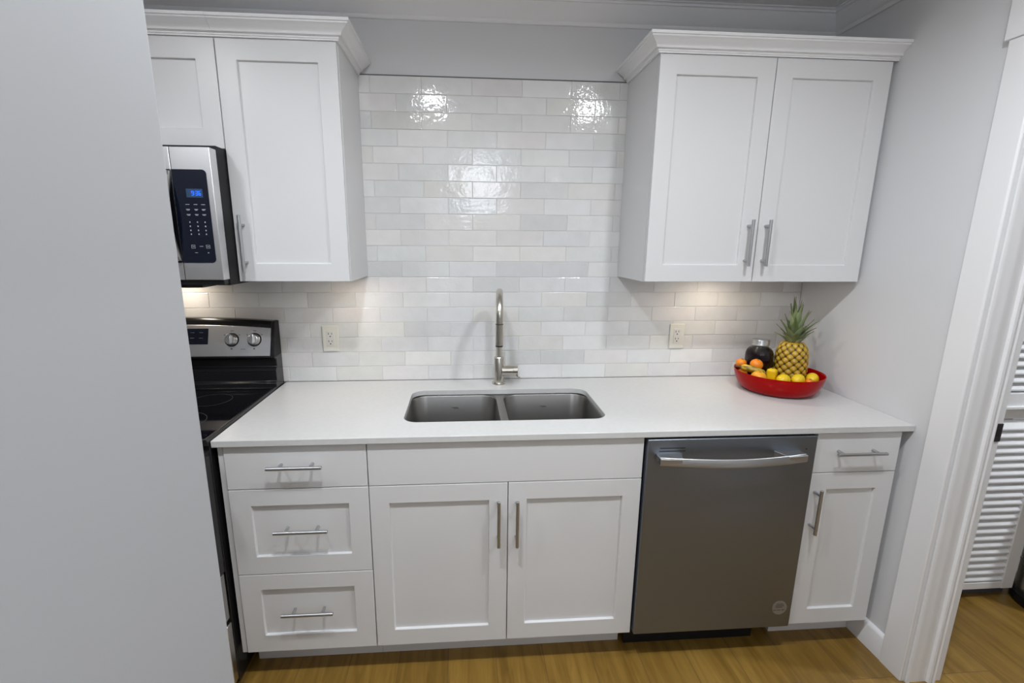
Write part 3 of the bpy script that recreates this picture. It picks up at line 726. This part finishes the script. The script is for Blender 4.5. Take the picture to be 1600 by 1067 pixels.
# ------------------------------------------------------------------ outlets
def outlet(cx, cz, label):
    t = thing('wall_outlet', label, 'outlet', (cx, 0.0, cz), 'wall outlets in the backsplash')
    obj('cover_plate', MB().box(cx - 0.035, cx + 0.035, -0.0062, -0.0006, cz - 0.0575, cz + 0.0575), m_ivory, t, bevel=0.003, seg=3)
    rc = obj('receptacle', MB().box(cx - 0.0165, cx + 0.0165, -0.0078, -0.0055, cz - 0.0335, cz + 0.0335), m_white, t, bevel=0.0008)
    s = MB()
    for dz in (0.0165, -0.0165):
        z = cz + dz
        s.box(cx - 0.0085, cx - 0.0062, -0.0083, -0.0074, z + 0.001, z + 0.0095).box(cx + 0.0050, cx + 0.0072, -0.0083, -0.0074, z + 0.002, z + 0.0090)
        s.cyl((cx - 0.0005, -0.0074, z - 0.0065), (cx - 0.0005, -0.0083, z - 0.0065), 0.0028, n=12)
    obj('slots', s, m_dark, rc)
    for dz in (0.048, -0.048):
        obj('screw', MB().cyl((cx, -0.006, cz + dz), (cx, -0.0068, cz + dz), 0.003, n=12), m_ivory, t)
outlet(0.2075, 1.1085, 'ivory double wall outlet in the tiles beside the range')
outlet(1.7705, 1.1075, 'ivory double wall outlet in the tiles right of the faucet, near the fruit bowl')

# ------------------------------------------------------------------ fruit bowl
BXc, BYc = 2.128, -0.222
t = thing('fruit_bowl', 'wide glossy red bowl of fruit on the right end of the countertop', 'bowl', (BXc, BYc, H))
prof = [(0.001, 0.0), (0.118, 0.0), (0.128, 0.002), (0.142, 0.010), (0.154, 0.025), (0.163, 0.045), (0.1685, 0.066), (0.171, 0.081), (0.1705, 0.0835), (0.1685, 0.0835),
        (0.1670, 0.081), (0.1648, 0.066), (0.160, 0.050), (0.153, 0.038), (0.142, 0.031), (0.128, 0.0290), (0.001, 0.0290)]
obj('bowl', MB().lathe([(r, H + z + 0.0002) for r, z in prof], BXc, BYc, 72), m_red, t, smooth=60)
BZ = H + 0.0293

# jar
jx, jy_ = 2.090, -0.138
zj = BZ + 0.0012
t = thing('preserve_jar', 'glass jar of dark purple preserve with a metal lid, standing in the red bowl', 'jar', (jx, jy_, zj))
jo = [(0.001, 0), (0.046, 0), (0.052, 0.004), (0.0548, 0.012), (0.0560, 0.03), (0.0560, 0.100), (0.0550, 0.113), (0.0505, 0.126), (0.0420, 0.136), (0.0335, 0.143), (0.0318, 0.150), (0.0318, 0.170)]
obj('glass', MB().lathe([(r, zj + z) for r, z in jo] + [(0.0298, zj + 0.170), (0.0298, zj + 0.146), (0.0385, zj + 0.136)] , jx, jy_, 48, True, False), m_jglass, t, smooth=60)
ji = [(0.001, 0.004), (0.045, 0.004), (0.0508, 0.007), (0.0532, 0.014), (0.0543, 0.031), (0.0543, 0.100), (0.0533, 0.112), (0.0488, 0.124), (0.0400, 0.134), (0.0298, 0.142), (0.001, 0.142)]
c_ = obj('contents', MB().lathe([(r + 0.0012, zj + z) for r, z in ji], jx, jy_, 48), m_jam, t, smooth=60); c_['label'] = 'dark purple preserve'
lid = obj('lid', MB().lathe([(0.0322, zj + 0.150), (0.0355, zj + 0.150), (0.0360, zj + 0.153), (0.0350, zj + 0.155), (0.0355, zj + 0.170), (0.0340, zj + 0.1735), (0.0295, zj + 0.174), (0.0285, zj + 0.1728), (0.001, zj + 0.1728)], jx, jy_, 48, False, True), m_zinc, t)
lid['label'] = 'silver metal screw lid'

# pineapple
px_, py_ = 2.205, -0.185
pz = BZ + 0.0015; PH = 0.170
t = thing('pineapple', 'whole ripe pineapple with green leaf crown, upright in the red bowl', 'pineapple', (px_, py_, pz))
mb = MB(); bm = mb.bm; tl = bm.loops.layers.float_color.new('tint')
NA, NZ = 220, 150
def prad(u): return 0.0625 * (max(0.0, 1 - abs(2 * u - 0.94) ** 3.4 * 0.52) ** 0.5) * (1.0 - 0.06 * u) if u < 1 else 0
cols = {}
grid = []
for j in range(NZ + 1):
    u = j / NZ; row = []
    for i in range(NA):
        a = 2 * PI * i / NA
        q = u * 10.5
        p1 = (11 * a / (2 * PI) + q * 0.5); p2 = (11 * a / (2 * PI) - q * 0.5)
        ca, cb_ = abs(2 * (p1 % 1) - 1), abs(2 * (p2 % 1) - 1)
        m_ = (ca ** 2.6 + cb_ ** 2.6) ** (1 / 2.6)              # 0 at the middle of a scale, 1 at its rim
        edge = min(1, max(0, (1.08 - m_) / 0.30)); c = max(0, 1 - m_ / 0.45)
        r = prad(u) + 0.0046 * (1 - min(1, m_) ** 2.2)
        sh = 0.9 + 0.25 * noise.noise(Vector((math.floor(p1) * 1.7, math.floor(p2) * 1.3, 0.3)))
        seam = Vector((0.040, 0.026, 0.006)); mid = Vector((0.56, 0.345, 0.012)); cen = Vector((0.58, 0.45, 0.20))
        col = seam.lerp(mid, edge)
        if c > 0: col = col.lerp(cen, min(1, c * 2.2))
        col = col * sh
        g_ = max(0, 0.25 - u) * 1.2; col = col.lerp(Vector((0.14, 0.13, 0.02)), g_)
        v = bm.verts.new((px_ + r * math.cos(a), py_ + r * math.sin(a), pz + PH * u)); row.append(v); cols[v] = (*col, 1)
    grid.append(row)
for j in range(NZ):
    for i in range(NA):
        bm.faces.new((grid[j][i], grid[j][(i + 1) % NA], grid[j + 1][(i + 1) % NA], grid[j + 1][i]))
bm.faces.new(list(reversed(grid[0]))); bm.faces.new(grid[-1])
for f in bm.faces:
    for l in f.loops: l[tl] = cols[l.vert]
obj('fruit_body', mb, m_pine, t, smooth=80)
mb = MB(); bm = mb.bm; tl = bm.loops.layers.float_color.new('tint'); cols = {}
rl = random.Random(5)
NL = 36
for k in range(NL):
    s = k / (NL - 1)                               # 0 outer/low, 1 inner/high
    a = k * 2.39996
    L = 0.048 + 0.112 * s ** 0.9 + rl.uniform(-.012, .012)
    if k in (24, 28, 32): L += 0.018; tilt += 0.16
    tilt = (1 - s) * 0.80 + 0.05 + rl.uniform(-.06, .10)
    w0 = 0.0135 + 0.0055 * s
    base = Vector((px_, py_, pz + PH - 0.004 + 0.030 * s)) + Vector((math.cos(a), math.sin(a), 0)) * (0.024 * (1 - s) + 0.003)
    out = Vector((math.cos(a), math.sin(a), 0)); side = Vector((-math.sin(a), math.cos(a), 0))
    pos = base.copy(); prev = None; ang = tilt * 0.75
    n = 7
    cb = Vector((0.11, 0.17, 0.05)).lerp(Vector((0.33, 0.40, 0.21)), rl.random())
    for j in range(n + 1):
        u = j / n
        w_ = w0 * (1 - u ** 1.6) * (0.75 + 0.6 * min(u * 3, 1) * (1 - u)) + 0.0002
        d_ = out * math.sin(ang) + Vector((0, 0, 1)) * math.cos(ang)
        nrm = out * math.cos(ang) - Vector((0, 0, 1)) * math.sin(ang)
        ps = [pos - side * w_ + nrm * -w_ * 0.45, pos + nrm * 0.0006, pos + side * w_ - nrm * w_ * 0.45, pos - nrm * 0.0016]
        vs = [bm.verts.new(p) for p in ps]
        cc = cb.lerp(Vector((0.22, 0.24, 0.16)), 0.5 * (1 - u)) if u < .5 else cb.lerp(Vector((0.19, 0.15, 0.08)), max(0, u - .75) * 2.2)
        for q, v in enumerate(vs): cols[v] = (*(cc * (0.8 if q == 1 else 1.08)), 1)
        if prev:
            for q in range(4): bm.faces.new((prev[q], prev[(q + 1) % 4], vs[(q + 1) % 4], vs[q]))
        prev = vs
        pos = pos + d_ * (L / n); ang += tilt * 0.10
for f in bm.faces:
    for l in f.loops: l[tl] = cols[l.vert]
cr_ = obj('leaf_crown', mb, m_leaf, t, smooth=60); cr_['label'] = 'spiky grey-green leaves'

# round fruit
def orange(cx, cy, r, m, label, name='orange', grp='oranges in the red bowl', cz=None, ax=0.3):
    cz = BZ + r * 0.97 if cz is None else cz
    t = thing(name, label, name, (cx, cy, cz - r), grp)
    n = 22
    prof = [(max(0.0008, r * math.sin(PI * i / n)), r * 0.96 * -math.cos(PI * i / n)) for i in range(n + 1)]
    mb = MB().lathe(prof, 0, 0, 36)
    Mx = Matrix.Translation((cx, cy, cz)) @ Matrix.Rotation(ax, 4, 'X')
    bmesh.ops.transform(mb.bm, matrix=Mx, verts=mb.bm.verts)
    obj('peel', mb, m, t, smooth=80)
    s = MB().lathe([(0.0045, r * 0.955), (0.0035, r * 0.972), (0.0008, r * 0.975)], 0, 0, 10)
    bmesh.ops.transform(s.bm, matrix=Mx, verts=s.bm.verts)
    obj('stem_scar', s, m_green, t)
def lemon(cx, cy, r, rotz, label, cz=None):
    cz = BZ + r if cz is None else cz
    t = thing('lemon', label, 'lemon', (cx, cy, cz - r), 'lemons in the red bowl')
    n = 28; prof = []
    for i in range(n + 1):
        u = i / n; z = -1 + 2 * u
        rr = r * max(0.0, 1 - abs(z) ** 2.2) ** 0.62
        if abs(z) > 0.86: rr = max(rr * 0.9, r * 0.20 * (1 - abs(z)) / 0.14)
        prof.append((max(rr, 0.0006), z * r * 1.32))
    mb = MB().lathe(prof, 0, 0, 32)
    Mx = Matrix.Translation((cx, cy, cz)) @ Matrix.Rotation(rotz, 4, 'Z') @ Matrix.Rotation(PI / 2 - 0.05, 4, 'Y')
    bmesh.ops.transform(mb.bm, matrix=Mx, verts=mb.bm.verts)
    obj('peel', mb, m_lemon, t, smooth=80)
    s = MB().cyl((0, 0, r * 1.30), (0, 0, r * 1.345), 0.0035, 0.0028, 10)
    bmesh.ops.transform(s.bm, matrix=Mx, verts=s.bm.verts)
    obj('stem_end', s, m_green, t)
FRUIT = True
orange(2.006, -0.146, 0.0220, m_orange, 'orange at the left rim of the red bowl, behind the banana', cz=1.0120)
orange(2.041, -0.200, 0.0255, m_orange, 'small round orange resting just in front of the dark jar', cz=1.0185)
orange(2.009, -0.272, 0.0310, m_mandarin, 'yellow-orange citrus below the banana at the front left of the bowl', cz=0.9800)
orange(2.012, -0.152, 0.0220, m_mandarin, 'yellow-orange citrus tucked under the left end of the banana', cz=0.9660)
orange(2.222, -0.287, 0.0170, m_orange, 'small orange between the two right-hand lemons', cz=0.9625)
lemon(2.120, -0.270, 0.0250, 0.45, 'yellow lemon in front of the pineapple, leftmost of the lemons', cz=0.9695)
lemon(2.182, -0.274, 0.0250, 0.60, 'yellow lemon in front of the pineapple, the middle one of the lemons', cz=0.9700)
lemon(2.254, -0.262, 0.0238, 1.00, 'yellow lemon at the right rim of the bowl, rightmost of the lemons', cz=0.9715)

# banana lying along the left rim
t = thing('banana', 'ripe banana with brown and green streaks lying across the left side of the bowl', 'banana', (2.015, -0.215, 0.985))
mb = MB(); bm = mb.bm; tl = bm.loops.layers.float_color.new('tint'); cols = {}
A, B, C = Vector((1.980, -0.178, 1.0045)), Vector((2.008, -0.232, 1.0120)), Vector((2.060, -0.240, 0.9860))
n = 26; prev = None; first = last = None
for j in range(n + 1):
    u = j / n
    p = A * (1 - u) ** 2 + B * 2 * u * (1 - u) + C * u * u
    tn = ((B - A) * (1 - u) + (C - B) * u).normalized()
    sd = tn.cross(Vector((0, 0, 1))).normalized(); upv = sd.cross(tn)
    r = 0.0145 * min(1, (0.28 + 4.2 * u), (0.34 + 5 * (1 - u)))
    vs = []
    for i in range(20):
        a = 2 * PI * i / 20
        rr = r * (1 + 0.05 * math.cos(5 * a))
        v = bm.verts.new(p + sd * rr * math.cos(a) + upv * rr * math.sin(a)); vs.append(v)
        base = Vector((0.72, 0.47, 0.03))
        nzv = noise.noise(Vector((u * 7, math.cos(a) * 1.2, math.sin(a) * 1.2)))
        if nzv > -0.05: base = base.lerp(Vector((0.16, 0.10, 0.02)), min(1, (nzv + 0.05) * 3))
        if 0.3 < u < 0.9: base = base.lerp(Vector((0.17, 0.15, 0.03)), 0.5)
        if u < 0.08 or u > 0.93: base = Vector((0.10, 0.07, 0.03))
        cols[v] = (*base, 1)
    if prev:
        for i in range(20): bm.faces.new((prev[i], prev[(i + 1) % 20], vs[(i + 1) % 20], vs[i]))
    else: bm.faces.new(list(reversed(vs)))
    prev = vs
bm.faces.new(prev)
for f in bm.faces:
    for l in f.loops: l[tl] = cols[l.vert]
obj('peel', mb, m_banana, t, smooth=70)
obj('stem', MB().tube([A, A + Vector((-0.006, 0.010, -0.001)), A + Vector((-0.010, 0.018, 0.002))], [0.0042, 0.0038, 0.0045], 10), m_stem, t)

# blunt yellow fruit standing on end
t = thing('yellow_fruit', 'blunt-ended bright yellow fruit standing upright between the banana and the lemons', 'fruit', (2.087, -0.236, BZ))
zb = BZ + 0.001
mb = MB(); R_ = []
for j in range(15):
    u = j / 14
    r = 0.0205 * (0.55 + 0.45 * min(1, u * 5)) * (1.0 if u < 0.86 else math.sqrt(max(0.02, 1 - ((u - 0.86) / 0.14) ** 2 * 0.75)))
    R_.append([(2.087 + r * (1 + 0.06 * math.cos(4 * a + .5)) * math.cos(a) + 0.004 * u, -0.236 + r * (1 + 0.06 * math.cos(4 * a + .5)) * math.sin(a), zb + 0.067 * u) for a in [2 * PI * i / 32 for i in range(32)]])
obj('skin', mb.loft(R_), m_yellow, t, smooth=60)
obj('stem', MB().tube([(2.091, -0.236, zb + 0.0655), (2.092, -0.236, zb + 0.071)], [0.004, 0.003], 10), m_green, t)

# ------------------------------------------------------------------ bin in the hall
bx, by, br = 3.317, -0.507, 0.130
t = thing('trash_can', 'round stainless trash can with black base, in the hall beside the louvered door', 'trash can', (bx, by, 0))
obj('base', MB().lathe([(0.001, 0.0), (br + 0.006, 0.0), (br + 0.010, 0.008), (br + 0.010, 0.045), (br + 0.004, 0.052), (0.001, 0.052)], bx, by, 48), m_blackm, t)
obj('drum', MB().lathe([(br, 0.052), (br, 0.60), (0.001, 0.60)], bx, by, 48, False), m_binsteel, t)
obj('lid', MB().lathe([(br + 0.004, 0.601), (br + 0.004, 0.625), (br - 0.02, 0.650), (0.001, 0.665)], bx, by, 48), m_blackm, t)
kx, ky = bx - 0.568 * br, by + 0.823 * br - 0.02
hg = MB().box(kx - 0.020, kx + 0.012, ky - 0.026, ky + 0.004, 0.195, 0.222).box(kx - 0.014, kx + 0.012, ky - 0.020, ky - 0.002, 0.140, 0.195)
hg.box(kx - 0.006, kx + 0.012, ky - 0.030, ky + 0.010, 0.052, 0.60)
obj('side_bracket', hg, m_blackm, t, bevel=0.002)
obj('pin', MB().cyl((kx - 0.022, ky - 0.030, 0.190), (kx - 0.022, ky + 0.004, 0.190), 0.006, n=14), m_zinc, t)

for o in bpy.data.objects:
    if '_o' in o: del o['_o']
